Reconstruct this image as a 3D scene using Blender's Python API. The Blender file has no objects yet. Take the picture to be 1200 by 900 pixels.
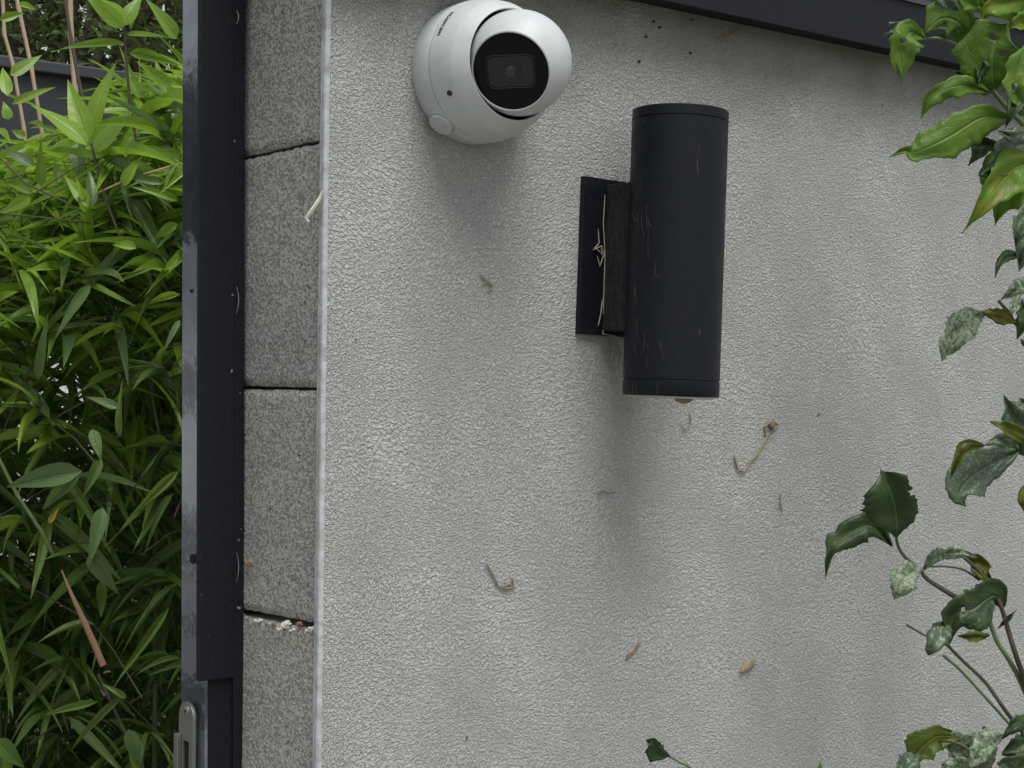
import bpy, bmesh, math, random
from mathutils import Vector as V, Matrix as M, noise
random.seed(7)
sc = bpy.context.scene
COL = sc.collection
PI = math.pi
# ---------------------------------------------------------------- camera
FPX = 1972.0                      # focal length in pixels of a 1200 px wide picture
YAW = math.radians(37.8); ROLL = 0.0125
F = V((math.sin(YAW), math.cos(YAW), 0)); R0 = V((math.cos(YAW), -math.sin(YAW), 0)); U0 = V((0, 0, 1))
R = R0*math.cos(ROLL) + U0*math.sin(ROLL); U = U0*math.cos(ROLL) - R0*math.sin(ROLL)
CP = -1.374*(F + (379.5-600)/FPX*R); CP.z = 1.75
cd = bpy.data.cameras.new('camera'); cam = bpy.data.objects.new('camera', cd); COL.objects.link(cam)
cd.sensor_width = 36; cd.lens = FPX/1200*36; cd.clip_start = .02; cd.clip_end = 2000
cam.matrix_world = M(((R.x, U.x, -F.x, CP.x), (R.y, U.y, -F.y, CP.y), (R.z, U.z, -F.z, CP.z), (0, 0, 0, 1)))
sc.camera = cam
# ---------------------------------------------------------------- light (overcast)
SUN_EL = math.radians(65); SUN_AZ = math.radians(-8)      # azimuth from -Y towards -X
sd = V((math.cos(SUN_EL)*math.sin(SUN_AZ), -math.cos(SUN_EL)*math.cos(SUN_AZ), math.sin(SUN_EL)))   # towards the sun
w = bpy.data.worlds.new('World'); sc.world = w; w.use_nodes = True
nt = w.node_tree; nt.nodes.clear()
o_ = nt.nodes.new('ShaderNodeOutputWorld'); bg = nt.nodes.new('ShaderNodeBackground'); sk = nt.nodes.new('ShaderNodeTexSky')
hs = nt.nodes.new('ShaderNodeHueSaturation'); hs.inputs['Saturation'].default_value = .22
sk.sky_type = 'NISHITA'; sk.sun_disc = False; sk.sun_elevation = SUN_EL; sk.sun_rotation = math.atan2(sd.x, sd.y); sk.dust_density = 2
nt.links.new(sk.outputs[0], hs.inputs['Color']); nt.links.new(hs.outputs[0], bg.inputs[0]); nt.links.new(bg.outputs[0], o_.inputs[0])
bg.inputs[1].default_value = .066
sl = bpy.data.lights.new('sun', 'SUN'); so = bpy.data.objects.new('sun', sl); COL.objects.link(so)
sl.energy = 1.5; sl.angle = math.radians(36); sl.color = (1, .98, .94)
so.rotation_euler = sd.to_track_quat('Z', 'Y').to_euler(); so.location = (0, -3, 6)
sc.view_settings.view_transform = 'Standard'; sc.view_settings.look = 'None'
sc.view_settings.exposure = 1.0; sc.view_settings.gamma = 1

# ---------------------------------------------------------------- helpers
def ray(px, py): return F + (px-600)/FPX*R + (450-py)/FPX*U
def PD(px, py, d): return CP + ray(px, py)*d                      # at a depth along the view axis
def PY(px, py, y): r = ray(px, py); return CP + r*((y-CP.y)/r.y)   # on a wall-parallel plane
def PX(px, py, x): r = ray(px, py); return CP + r*((x-CP.x)/r.x)

def mesh(name, vs, fs, mat, smooth=False, uvs=None):
    me = bpy.data.meshes.new(name); me.from_pydata([tuple(v) for v in vs], [], fs)
    if mat: me.materials.append(mat)
    if smooth:
        me.polygons.foreach_set('use_smooth', [True]*len(me.polygons))
    if uvs:
        ul = me.uv_layers.new(name='UVMap'); li = [0]*len(me.loops); me.loops.foreach_get('vertex_index', li)
        flat = []
        for i in li: flat += uvs[i]
        ul.data.foreach_set('uv', flat)
    me.update(); return me
def link(name, me, parent=None, mw=None):
    o = bpy.data.objects.new(name, me); COL.objects.link(o)
    m = mw or M.Identity(4)
    if parent is not None:
        o.parent = parent; m = M.Translation(-root_loc(parent)) @ m
    o.matrix_basis = m
    return o
def root_loc(o):
    l = V((0, 0, 0))
    while o is not None: l += o.matrix_basis.to_translation(); o = o.parent
    return l
def tag(o, label=None, cat=None, group=None, kind=None):
    if label: o['label'] = label
    if cat: o['category'] = cat
    if group: o['group'] = group
    if kind: o['kind'] = kind
    return o
def thing(name, loc, label, cat, group=None):
    o = bpy.data.objects.new(name, None); COL.objects.link(o); o.matrix_basis = M.Translation(V(loc)); o.empty_display_size = .05
    return tag(o, label, cat, group)
class MB:
    def __init__(s): s.v = []; s.f = []; s.uv = []
    def add(s, vs, fs, uv=None):
        b = len(s.v); s.v += [V(v) for v in vs]; s.f += [tuple(i+b for i in f) for f in fs]
        if uv: s.uv += uv
    def box(s, a, b):
        (x0, y0, z0), (x1, y1, z1) = a, b
        s.add([(x0,y0,z0),(x1,y0,z0),(x1,y1,z0),(x0,y1,z0),(x0,y0,z1),(x1,y0,z1),(x1,y1,z1),(x0,y1,z1)],
              [(3,2,1,0),(4,5,6,7),(0,1,5,4),(1,2,6,5),(2,3,7,6),(3,0,4,7)]); return s
    def tube(s, pts, rad, n=7, cap=True):
        pts = [V(p) for p in pts]; k = len(pts)
        if not isinstance(rad, (list, tuple)): rad = [rad]*k
        t = (pts[1]-pts[0]).normalized(); a = t.orthogonal().normalized(); vs = []
        for i, p in enumerate(pts):
            t = (pts[min(i+1, k-1)]-pts[max(i-1, 0)]).normalized(); a = (a - t*a.dot(t)).normalized(); b = t.cross(a)
            for j in range(n):
                q = 2*PI*j/n; vs.append(p + (a*math.cos(q)+b*math.sin(q))*rad[i])
        fs = [(i*n+j, i*n+(j+1) % n, (i+1)*n+(j+1) % n, (i+1)*n+j) for i in range(k-1) for j in range(n)]
        if cap: fs += [tuple(range(n))[::-1], tuple((k-1)*n+j for j in range(n))]
        s.add(vs, fs); return s
    def lathe(s, prof, n=64, mw=None):      # profile (r, h) about local Z
        mw = mw or M.Identity(4); vs = []; k = len(prof)
        for r, h in prof:
            for j in range(n):
                q = 2*PI*j/n; vs.append(mw @ V((r*math.cos(q), r*math.sin(q), h)))
        fs = [(i*n+j, i*n+(j+1) % n, (i+1)*n+(j+1) % n, (i+1)*n+j) for i in range(k-1) for j in range(n)]
        s.add(vs, fs); return s
    def build(s, name, mat, parent=None, smooth=False, bevel=0, mw=None, sub=0):
        off = root_loc(parent) if parent is not None else V((0, 0, 0))
        me = mesh(name, s.v, s.f, mat, smooth, s.uv if len(s.uv) == len(s.v) and s.uv else None)
        o = bpy.data.objects.new(name, me); COL.objects.link(o)
        if parent is not None: o.parent = parent
        o.matrix_basis = M.Translation(-off) @ (mw or M.Identity(4))
        if bevel:
            m = o.modifiers.new('bevel', 'BEVEL'); m.width = bevel; m.segments = 3; m.limit_method = 'ANGLE'
        if smooth:
            bm = bmesh.new(); bm.from_mesh(me); 
            for e in bm.edges:
                if len(e.link_faces) == 2 and e.calc_face_angle(0) > math.radians(38): e.smooth = False
            bm.to_mesh(me); bm.free()
        return o
def fbm(p, s, oct=3):
    v = 0; a = .5; q = V(p)*s
    for _ in range(oct): v += a*noise.noise(q); q = q*2.1; a *= .5
    return v

# ---------------------------------------------------------------- materials
class MT:
    def __init__(s, name, rough=.7, color=(.5,.5,.5), metal=0, spec=.5):
        s.m = bpy.data.materials.new(name); s.m.use_nodes = True; s.t = s.m.node_tree; s.n = s.t.nodes
        s.b = s.n['Principled BSDF']; s.out = s.n['Material Output']
        s.b.inputs['Roughness'].default_value = rough; s.b.inputs['Metallic'].default_value = metal
        s.b.inputs['Specular IOR Level'].default_value = spec; s.b.inputs['Base Color'].default_value = (*color, 1)
        s.co = None
    def N(s, t, **kw):
        n = s.n.new(t)
        for k, v in kw.items():
            if k in n.inputs: 
                if isinstance(v, bpy.types.NodeSocket): s.t.links.new(v, n.inputs[k])
                else: n.inputs[k].default_value = v
            else: setattr(n, k, v)
        return n
    def L(s, a, b): s.t.links.new(a, b)
    def obj(s):
        if s.co is None: s.co = s.N('ShaderNodeTexCoord').outputs['Object']
        return s.co
    def geo(s): return s.N('ShaderNodeNewGeometry').outputs['Position']
    def noise(s, scale, detail=3, rough=.5, dist=0, vec=None, typ='FBM'):
        n = s.N('ShaderNodeTexNoise', Scale=scale, Detail=detail, Roughness=rough, Distortion=dist); n.noise_type = typ
        s.L(vec or s.geo(), n.inputs['Vector']); return n.outputs[0]
    def vor(s, scale, feat='F1', out='Distance', vec=None):
        n = s.N('ShaderNodeTexVoronoi', Scale=scale); n.feature = feat; s.L(vec or s.geo(), n.inputs['Vector']); return n.outputs[out]
    def ramp(s, x, stops, inter='LINEAR'):
        n = s.N('ShaderNodeValToRGB'); s.L(x, n.inputs[0]); e = n.color_ramp.elements; n.color_ramp.interpolation = inter
        while len(e) < len(stops): e.new(.5)
        for i, (p, c) in enumerate(stops):
            e[i].position = p; e[i].color = (*c, 1) if isinstance(c, (tuple, list)) else (c, c, c, 1)
        return n.outputs[0]
    def mix(s, f, a, b, mode='MIX'):
        n = s.N('ShaderNodeMix'); n.data_type = 'RGBA'; n.blend_type = mode
        for sock, v in ((n.inputs[0], f), (n.inputs[6], a), (n.inputs[7], b)):
            if isinstance(v, bpy.types.NodeSocket): s.L(v, sock)
            elif isinstance(v, (tuple, list)): sock.default_value = (*v, 1)
            else: sock.default_value = v
        return n.outputs[2]
    def math(s, op, a, b=0., c=0.):
        n = s.N('ShaderNodeMath'); n.operation = op
        for i, v in enumerate((a, b, c)):
            if isinstance(v, bpy.types.NodeSocket): s.L(v, n.inputs[i])
            else: n.inputs[i].default_value = v
        return n.outputs[0]
    def col(s, x): s.L(x, s.b.inputs['Base Color']); return s
    def rgh(s, x): s.L(x, s.b.inputs['Roughness']); return s
    def bump(s, h, dist, strength=1, prev=None):
        n = s.N('ShaderNodeBump', Strength=strength, Distance=dist); s.L(h, n.inputs['Height'])
        if prev: s.L(prev, n.inputs['Normal'])
        s.L(n.outputs[0], s.b.inputs['Normal']); return n.outputs[0]

# plaster: worked stipple with a wandering grain direction
m = MT('plaster', .95, spec=.1)
p = m.geo()
wn = m.N('ShaderNodeTexNoise', Scale=7.0, Detail=1.5); m.L(p, wn.inputs['Vector'])
sub = m.N('ShaderNodeVectorMath'); sub.operation = 'SUBTRACT'; m.L(wn.outputs['Color'], sub.inputs[0]); sub.inputs[1].default_value = (.5,.5,.5)
scl = m.N('ShaderNodeVectorMath'); scl.operation = 'SCALE'; m.L(sub.outputs[0], scl.inputs[0]); scl.inputs['Scale'].default_value = .07
add = m.N('ShaderNodeVectorMath'); m.L(p, add.inputs[0]); m.L(scl.outputs[0], add.inputs[1])
h1 = m.noise(450, 2.0, .5, .7, add.outputs[0]); h1r = m.ramp(h1, [(.36, 0.), (.5, .5), (.64, 1.)])
h2 = m.noise(800, 2, .5, 0, p)
hh = m.math('ADD', h1r, m.math('MULTIPLY', h2, .5))
m.bump(hh, .00175, 1)
big = m.noise(1.7, 3, .5, 0, p); mid = m.noise(28, 4, .6, 0, p); sp = m.noise(85, 2, .5, 0, p)
c = m.mix(m.ramp(big, [(.35, 0.), (.65, 1.)]), (.475,.488,.47), (.49,.503,.485))
c = m.mix(m.math('MULTIPLY', m.ramp(mid, [(.58, 0.), (.74, 1.)]), .16), c, (.36,.345,.28))
c = m.mix(m.ramp(h1, [(.3, .5), (.45, 0.)]), c, (.22,.225,.21))  # hollows of the relief darkened in the colour as painted shade
c = m.mix(m.math('MULTIPLY', m.ramp(sp, [(.73, 0.), (.78, 1.)]), .75), c, (.07,.06,.045))
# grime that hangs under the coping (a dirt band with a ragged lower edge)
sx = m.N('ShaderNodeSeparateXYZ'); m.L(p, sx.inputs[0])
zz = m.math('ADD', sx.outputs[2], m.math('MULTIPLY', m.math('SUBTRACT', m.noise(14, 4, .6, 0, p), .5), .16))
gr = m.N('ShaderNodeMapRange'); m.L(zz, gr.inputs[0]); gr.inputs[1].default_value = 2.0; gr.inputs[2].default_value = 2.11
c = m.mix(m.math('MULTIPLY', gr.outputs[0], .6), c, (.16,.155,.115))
m.col(c); PLASTER = m.m

m = MT('concrete', .95, spec=.2); cm_ = m.N('ShaderNodeMapping'); m.L(m.geo(), cm_.inputs[0]); cm_.inputs['Scale'].default_value = (1, .66, 1); p = cm_.outputs[0]
n1 = m.noise(480, 4, .6, 0, p); n2 = m.noise(9, 3, .6, 0, p); v1 = m.vor(260, vec=p); n3 = m.noise(420, 2, .5, 0, p)
c = m.mix(m.ramp(n2, [(.35, 0.), (.65, 1.)]), (.41,.415,.405), (.50,.495,.46))
c = m.mix(m.ramp(n1, [(.34, .55), (.41, 0.)]), c, (.19,.187,.178)); c = m.mix(m.ramp(m.noise(130, 3, .6, .3, p), [(.66, 0.), (.70, .75)]), c, (.13,.125,.115))
c = m.mix(m.ramp(n3, [(.58, 0.), (.68, .6)]), c, (.66,.65,.61))
c = m.mix(m.ramp(m.noise(33, 2, .5, 0, p), [(.68, 0.), (.74, .5)]), c, (.5,.47,.38))
oi = m.N('ShaderNodeObjectInfo'); c = m.mix(1., c, m.ramp(oi.outputs['Random'], [(0, (.82,.82,.83)), (1, (1.,.985,.95))]), 'MULTIPLY')
c = m.mix(m.ramp(m.noise(210, 2, .5, 0, p), [(.70, 0.), (.735, .85)]), c, (.05,.048,.045))
m.col(c); m.bump(m.math('ADD', m.ramp(n1, [(.34, 0.), (.50, 1.)]), m.math('MULTIPLY', n3, .5)), .0022, .9); CONCRETE = m.m
m = MT('mortar', .95); p = m.geo(); m.col(m.mix(m.noise(120, 3, .6, 0, p), (.05,.047,.04), (.2,.19,.17))); m.bump(m.noise(150, 3, .6, 0, p), .004); MORTAR = m.m
m = MT('pale_crumb', .9); m.col(m.mix(m.noise(300, 2), (.55,.53,.48), (.8,.78,.72))); PALE = m.m
m = MT('red_crumb', .9); m.col(m.mix(m.noise(300, 2), (.22,.09,.065), (.40,.22,.17))); REDC = m.m
m = MT('grey_crumb', .9); m.col(m.mix(m.noise(300, 2), (.16,.16,.15), (.35,.34,.32))); GREYC = m.m
m = MT('bead_plastic', .45); m.col(m.mix(m.ramp(m.noise(60, 4, .6), [(.42, 0.), (.66, 1.)]), (.50,.52,.54), (.33,.34,.34))); m.bump(m.noise(160, 3), .0008); BEAD = m.m
m = MT('dark_paint', .55, spec=.22); p = m.geo()
c = m.mix(m.ramp(m.noise(800, 2, .5, 0, p), [(.45, 0.), (.7, 1.)]), (.0085,.0092,.0125), (.0165,.0178,.0235)); c = m.mix(m.ramp(m.noise(110, 2, .5, 0, p), [(.76, 0.), (.78, .8)]), c, (.35,.36,.38))
m.col(c); m.bump(m.noise(900, 2, .5, 0, p), .0004, .6); DARK = m.m
# gloss coated post: light and dark reflections painted into the colour as height bands
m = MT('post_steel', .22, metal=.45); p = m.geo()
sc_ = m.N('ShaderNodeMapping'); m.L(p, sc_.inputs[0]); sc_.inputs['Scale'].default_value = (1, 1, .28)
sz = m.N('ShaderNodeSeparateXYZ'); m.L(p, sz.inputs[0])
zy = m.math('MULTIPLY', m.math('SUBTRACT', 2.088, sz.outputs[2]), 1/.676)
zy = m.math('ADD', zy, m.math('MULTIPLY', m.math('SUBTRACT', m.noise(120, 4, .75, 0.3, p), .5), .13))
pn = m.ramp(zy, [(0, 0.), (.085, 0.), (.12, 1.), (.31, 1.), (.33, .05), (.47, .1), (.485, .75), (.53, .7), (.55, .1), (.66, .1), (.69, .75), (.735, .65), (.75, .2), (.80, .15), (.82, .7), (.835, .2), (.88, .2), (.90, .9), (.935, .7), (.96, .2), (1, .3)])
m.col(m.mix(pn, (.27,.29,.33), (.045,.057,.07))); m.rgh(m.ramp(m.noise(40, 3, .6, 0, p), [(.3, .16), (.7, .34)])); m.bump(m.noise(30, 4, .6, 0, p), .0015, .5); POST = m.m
m = MT('stainless', .4, color=(.33,.33,.31), metal=.85); m.bump(m.noise(500, 2), .0003, .4); STEEL = m.m
m = MT('hollow_black', .9, color=(.004,.004,.005)); BLACKHOLE = m.m
# lamp
m = MT('lamp_black', .42, spec=.2); p = m.geo()
c = m.mix(m.ramp(m.noise(700, 2, .5, 0, p), [(.4, 0.), (.75, 1.)]), (.0065,.0075,.0115), (.0125,.0145,.0205))
ms = m.N('ShaderNodeMapping'); m.L(p, ms.inputs[0]); ms.inputs['Scale'].default_value = (1, 1, .22)
c = m.mix(m.ramp(m.noise(150, 3, .6, .4, ms.outputs[0]), [(.67, 0.), (.78, .4)]), c, (.16,.16,.15))
m.col(c); m.bump(m.noise(1100, 2, .5, 0, p), .0003, .6); m.rgh(m.ramp(m.noise(60, 3, .6, 0, p), [(.3, .36), (.7, .55)])); LAMP = m.m
m = MT('lamp_side_dusty', .65, spec=.15); p = m.geo()
ms = m.N('ShaderNodeMapping'); m.L(p, ms.inputs[0]); ms.inputs['Scale'].default_value = (1, 1, .6)
c = m.mix(m.ramp(m.noise(160, 5, .75, 0, ms.outputs[0]), [(.4, 0.), (.85, .6)]), (.017,.019,.022), (.095,.093,.087)); m.col(c); LDUST = m.m
m = MT('lamp_glass', .3, color=(.42,.42,.38)); LGLASS = m.m
m = MT('camera_white', .45, spec=.4); p = m.geo(); m.col(m.mix(m.ramp(m.noise(70, 4, .6, 0, p), [(.5, 0.), (.8, .6)]), (.52,.545,.555), (.43,.44,.42))); WHITE = m.m
m = MT('camera_glass', .07, color=(.004,.0035,.006), spec=.22); CGLASS = m.m
m = MT('camera_ridge', .25, color=(.018,.016,.024), spec=.5); CRIDGE = m.m
m = MT('camera_lens', .12, color=(.03,.02,.028), spec=.8); CLENS = m.m
m = MT('ink', .6, color=(.03,.03,.035)); INK = m.m
m = MT('straw', .9); m.col(m.mix(m.noise(200, 2), (.16,.12,.07), (.36,.31,.21))); STRAW = m.m
m = MT('brown_husk', .8); m.col(m.mix(m.noise(260, 2), (.09,.06,.035), (.28,.2,.12))); HUSK = m.m
m = MT('dark_speck', .9, color=(.03,.028,.024)); SPECK = m.m
m = MT('web', .8, color=(.11,.11,.10)); WEB = m.m
m = MT('tendril', .8); m.col(m.mix(m.noise(300, 2), (.22,.17,.1), (.62,.56,.44))); FIBRE2 = m.m
m = MT('pale_fibre', .7, color=(.7,.67,.58)); FIBRE = m.m
m = MT('fence_metal', .5); p = m.geo(); m.col(m.mix(m.noise(5, 3, .6, 0, p), (.026,.027,.033), (.042,.043,.052))); FENCE = m.m
m = MT('fence_cap', .45); m.col(m.mix(m.noise(8, 3), (.035,.037,.045), (.055,.057,.066))); FCAP = m.m
m = MT('gap_white', .9); m.col(m.mix(m.noise(6, 4), (.72,.72,.7), (.82,.82,.8))); m.bump(m.noise(120, 3), .003); GAPWHITE = m.m
m = MT('ground', .95); p = m.geo(); m.col(m.mix(m.noise(30, 6, .7, 0, p), (.12,.115,.1), (.3,.29,.26))); m.bump(m.noise(60, 4, .6, 0, p), .01); GROUND = m.m

def leafmat(name, cols, vein=(.3,.42,.12), rough=.4, trans=.4, mott=None, spec=.5, edge=None, nv=9, blot=None):
    m = MT(name, rough, spec=spec); p = m.geo()
    at = m.N('ShaderNodeAttribute'); at.attribute_name = 'rnd'; oi = m.N('ShaderNodeObjectInfo')
    rr = m.math('FRACT', m.math('ADD', at.outputs['Fac'], oi.outputs['Random']))
    c = m.ramp(rr, [(i/(len(cols)-1), k) for i, k in enumerate(cols)])
    c = m.mix(m.ramp(m.noise(40, 3, .6, 0, p), [(.4, 0.), (.7, .35)]), c, m.mix(.5, c, (.22,.26,.03)))
    uv = m.N('ShaderNodeUVMap'); s = m.N('ShaderNodeSeparateXYZ'); m.L(uv.outputs[0], s.inputs[0])
    av = m.math('ABSOLUTE', m.math('SUBTRACT', s.outputs[1], .5))
    mid = m.ramp(av, [(.012, 1.), (.045, 0.)])
    lat = m.math('SINE', m.math('MULTIPLY', m.math('SUBTRACT', s.outputs[0], m.math('MULTIPLY', av, .55)), nv*2*PI))
    latr = m.ramp(lat, [(.86, 0.), (1., 1.)])
    vv = m.math('MAXIMUM', mid, m.math('MULTIPLY', latr, .2))
    c = m.mix(m.math('MULTIPLY', vv, .6), c, vein)
    if nv == 0:
        st = m.ramp(m.math('SINE', m.math('MULTIPLY', av, 62.)), [(.4, 0.), (1., 1.)]); c = m.mix(m.math('MULTIPLY', st, .22), c, vein)
    if blot: c = m.mix(m.ramp(m.noise(48, 3, .6, .5, p), [(.52, 0.), (.62, blot[1])]), c, blot[0])
    if mott: c = m.mix(m.ramp(m.noise(230, 5, .75, .8, p), [(mott[0], 0.), (mott[1], mott[2])]), c, (.5,.56,.46))
    m.col(c)
    m.bump(m.math('ADD', m.math('MULTIPLY', vv, -1.), m.noise(90, 3, .6, 0, p)), .0015, .7)
    tr = m.N('ShaderNodeBsdfTranslucent'); m.L(m.mix(1., c, (1.45,1.45,.85), 'MULTIPLY'), tr.inputs[0])
    mx = m.N('ShaderNodeMixShader'); mx.inputs[0].default_value = trans
    m.L(m.b.outputs[0], mx.inputs[1]); m.L(tr.outputs[0], mx.inputs[2]); m.L(mx.outputs[0], m.out.inputs[0])
    return m.m
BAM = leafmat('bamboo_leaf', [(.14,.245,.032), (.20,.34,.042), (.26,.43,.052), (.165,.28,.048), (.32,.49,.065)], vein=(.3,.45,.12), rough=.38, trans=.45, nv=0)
BAM_SHADE = leafmat('bamboo_leaf_shade', [(.075,.15,.03), (.105,.20,.038), (.14,.25,.042), (.085,.16,.048), (.18,.26,.055)], vein=(.14,.22,.07), rough=.42, trans=.35, nv=0)  # darker copy of the leaf green, painting in shade low in the clump
BAMD = leafmat('bamboo_leaf_blue', [(.085,.155,.055), (.11,.195,.065), (.08,.14,.05)], vein=(.18,.28,.12), rough=.4, trans=.3, nv=0)
YLW = leafmat('yellow_leaf', [(.5,.34,.05), (.6,.45,.08)], rough=.5, nv=0)
LBR = leafmat('leaf_bright', [(.08,.175,.022), (.13,.26,.03)], vein=(.22,.33,.09), rough=.45, trans=.45, mott=(.62,.66,.7), blot=((.17,.26,.03), .6), spec=.4)
LDK = leafmat('leaf_dark', [(.022,.055,.02), (.035,.08,.025)], vein=(.12,.2,.07), rough=.42, trans=.3, mott=(.64,.72,.5))
LMO = leafmat('leaf_mottled', [(.05,.11,.045), (.08,.15,.05)], vein=(.2,.28,.13), rough=.5, trans=.25, mott=(.42,.60,.8))
LGL = leafmat('leaf_glaucous', [(.055,.10,.06), (.08,.135,.08)], vein=(.16,.24,.14), rough=.36, trans=.2, mott=(.52,.7,.6), spec=.7)
LOL = leafmat('leaf_olive', [(.085,.125,.015), (.12,.155,.016)], vein=(.25,.26,.06), rough=.42, trans=.45, blot=((.28,.23,.02), .35), mott=(.66,.74,.5))
LYG = leafmat('leaf_yellowgreen', [(.13,.27,.02), (.19,.34,.025)], vein=(.35,.42,.08), rough=.42, trans=.5, blot=((.3,.25,.03), .5), mott=(.62,.7,.45))
TREEL = leafmat('tree_leaf', [(.025,.05,.015), (.045,.075,.022), (.07,.10,.03)], rough=.5, trans=.3, nv=0)
m = MT('green_stem', .5); m.col(m.mix(m.noise(70, 3), (.045,.085,.03), (.12,.17,.06))); STEM = m.m
m = MT('brown_stem', .6); m.col(m.mix(m.noise(70, 3), (.035,.028,.018), (.09,.07,.045))); BSTEM = m.m
m = MT('tan_cane', .6); m.col(m.mix(m.noise(40, 4, .6), (.30,.21,.14), (.48,.36,.27))); CANE = m.m
m = MT('brown_cane', .7); m.col(m.mix(m.noise(60, 3), (.17,.09,.05), (.33,.2,.12))); BROWNC = m.m
m = MT('green_cane', .5); m.col(m.mix(m.noise(20, 3), (.05,.075,.025), (.11,.115,.05))); GCANE = m.m
m = MT('bark', .9); m.col(m.mix(m.noise(20, 5, .7), (.04,.03,.022), (.13,.10,.075))); m.bump(m.noise(40, 4), .01); BARK = m.m

# ---------------------------------------------------------------- ground
g = MB(); g.add([(-400,-400,0),(400,-400,0),(400,400,0),(-400,400,0)], [(0,1,2,3)])
tag(g.build('ground', GROUND), kind='structure')

# ---------------------------------------------------------------- the wall: blocks, render coat, corner bead
RT = .0066                       # render thickness
WT = .20                        # wall thickness
WX = 3.4
ca = PY(776, 0, -.035); cb = PY(1043, 61, -.035)
csl = (cb.z-ca.z)/(cb.x-ca.x)
def cz(x): return ca.z + (x-ca.x)*csl*.5     # underside of the coping (nearly level)
ZT = cz(0)
wall = thing('garden_wall', (0, RT, 0), 'grey rendered garden wall with bare concrete block end, carrying lamp and camera', 'wall')
def joint(a, b):
    A = PX(a[0], a[1], 0); B = PX(b[0], b[1], 0); return (A.y, A.z, (B.z-A.z)/(B.y-A.y))
J = [joint((376,164), (281,186)), joint((372,456), (281,454)), joint((370,737), (279,719))]
def jz(j, y): return j[1] + (y-j[0])*j[2]
low = [(J[2][0], J[2][1]-.2*k, J[2][2]*max(0, .6-.3*k)) for k in range(1, 7)]
top = (0, ZT-.002, 0)
js = [top] + J + low + [(0, .0, 0)]
def block(t, b, gt, gb, seed):
    """one concrete block, its end face rough and its arrises worn"""
    NY, NZ = 40, 56; y0, y1 = RT+.001, WT-.001; vs = []; fs = []
    for i in range(NZ+1):
        for k in range(NY+1):
            y = y0 + (y1-y0)*k/NY; zt = jz(t, y)-gt; zb = jz(b, y)+gb; u = i/NZ; z = zb+(zt-zb)*u
            d = min(z-zb, zt-z); e = max(0, 1-d/.006)
            nn = fbm((y, z, seed), 60, 3); n2 = fbm((y, z, seed+5), 260, 2)
            x = .0008 + abs(nn)*.0014 + n2*.0005 + e*e*(.0018+.006*max(0, nn+.1))
            if i in (0, NZ): z += (1 if i == 0 else -1)*max(0, fbm((y, seed, i), 90, 3))*.004
            vs.append((x, y, z)); 
    W = NY+1
    fs = [(i*W+k, (i+1)*W+k, (i+1)*W+k+1, i*W+k+1) for i in range(NZ) for k in range(NY)]
    n0 = len(vs)
    def X(v): return (.39, v[1], v[2])
    br = [vs[k] for k in range(W)]; tr_ = [vs[NZ*W+k] for k in range(W)]
    vs += [X(v) for v in br]; fs += [(k, k+1, n0+k+1, n0+k) for k in range(NY)]
    n1 = len(vs); vs += [X(v) for v in tr_]; fs += [(NZ*W+k+1, NZ*W+k, n1+k, n1+k+1) for k in range(NY)]
    a = [i*W for i in range(NZ+1)]; n2_ = len(vs); vs += [X(vs[i]) for i in a]; fs += [(a[i+1], a[i], n2_+i, n2_+i+1) for i in range(NZ)]
    a = [i*W+NY for i in range(NZ+1)]; n3_ = len(vs); vs += [X(vs[i]) for i in a]; fs += [(a[i], a[i+1], n3_+i+1, n3_+i) for i in range(NZ)]
    b_ = MB(); b_.add(vs, fs); return b_.build('concrete_block', CONCRETE, wall, smooth=True)
for i in range(len(js)-1):
    block(js[i], js[i+1], .0 if i == 0 else .0012, .0042 if i == 2 else .0012, i*3.1)
# mortar set back between the blocks
mo = MB()
for i, j in enumerate(js[1:-1]):
    h = .006
    for k in range(10):
        ya, yb = RT+.002+(WT-RT-.004)*k/10, RT+.002+(WT-RT-.004)*(k+1)/10
        xs = .020+.006*noise.noise(V((k*3.3, i*7.7, 0)))
        za, zb = jz(j, ya), jz(j, yb)
        mo.add([(xs,ya,za-h),(xs,yb,zb-h),(xs,yb,zb+h),(xs,ya,za+h),(.38,ya,za-h),(.38,yb,zb-h),(.38,yb,zb+h),(.38,ya,za+h)],
               [(0,3,2,1),(0,1,5,4),(3,7,6,2),(0,4,7,3),(1,2,6,5)])
mo.build('mortar', MORTAR, wall)
MB().box((.392, RT+.001, 0), (WX, WT, ZT-.004)).build('masonry', CONCRETE, wall)
# render coat
MB().box((.0005, 0, 0), (WX, RT, cz(0)+.01)).build('render_coat', PLASTER, wall)
# corner bead
bd = MB(); prof = [(-.0006,.0078),(-.0020,.0076),(-.0028,.0050),(-.0022,.0042),(-.0030,.0032),(-.0034,.0005),(-.0028,-.0012),(-.0012,-.0020),(.0012,-.0016),(.0020,.0006)]
zs = [i*.02 for i in range(int(ZT/.02)+1)]+[ZT]
vs = []
for z in zs:
    wob = .0006*noise.noise(V((0, 0, z*6)))
    for x, y in prof: vs.append((x+wob+.0003*noise.noise(V((x*900, y*900, z*60))), y, z))
n = len(prof); bd.add(vs, [(i*n+k, i*n+k+1, (i+1)*n+k+1, (i+1)*n+k) for i in range(len(zs)-1) for k in range(n-1)])
bd.build('corner_bead', BEAD, wall, smooth=True)
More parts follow.
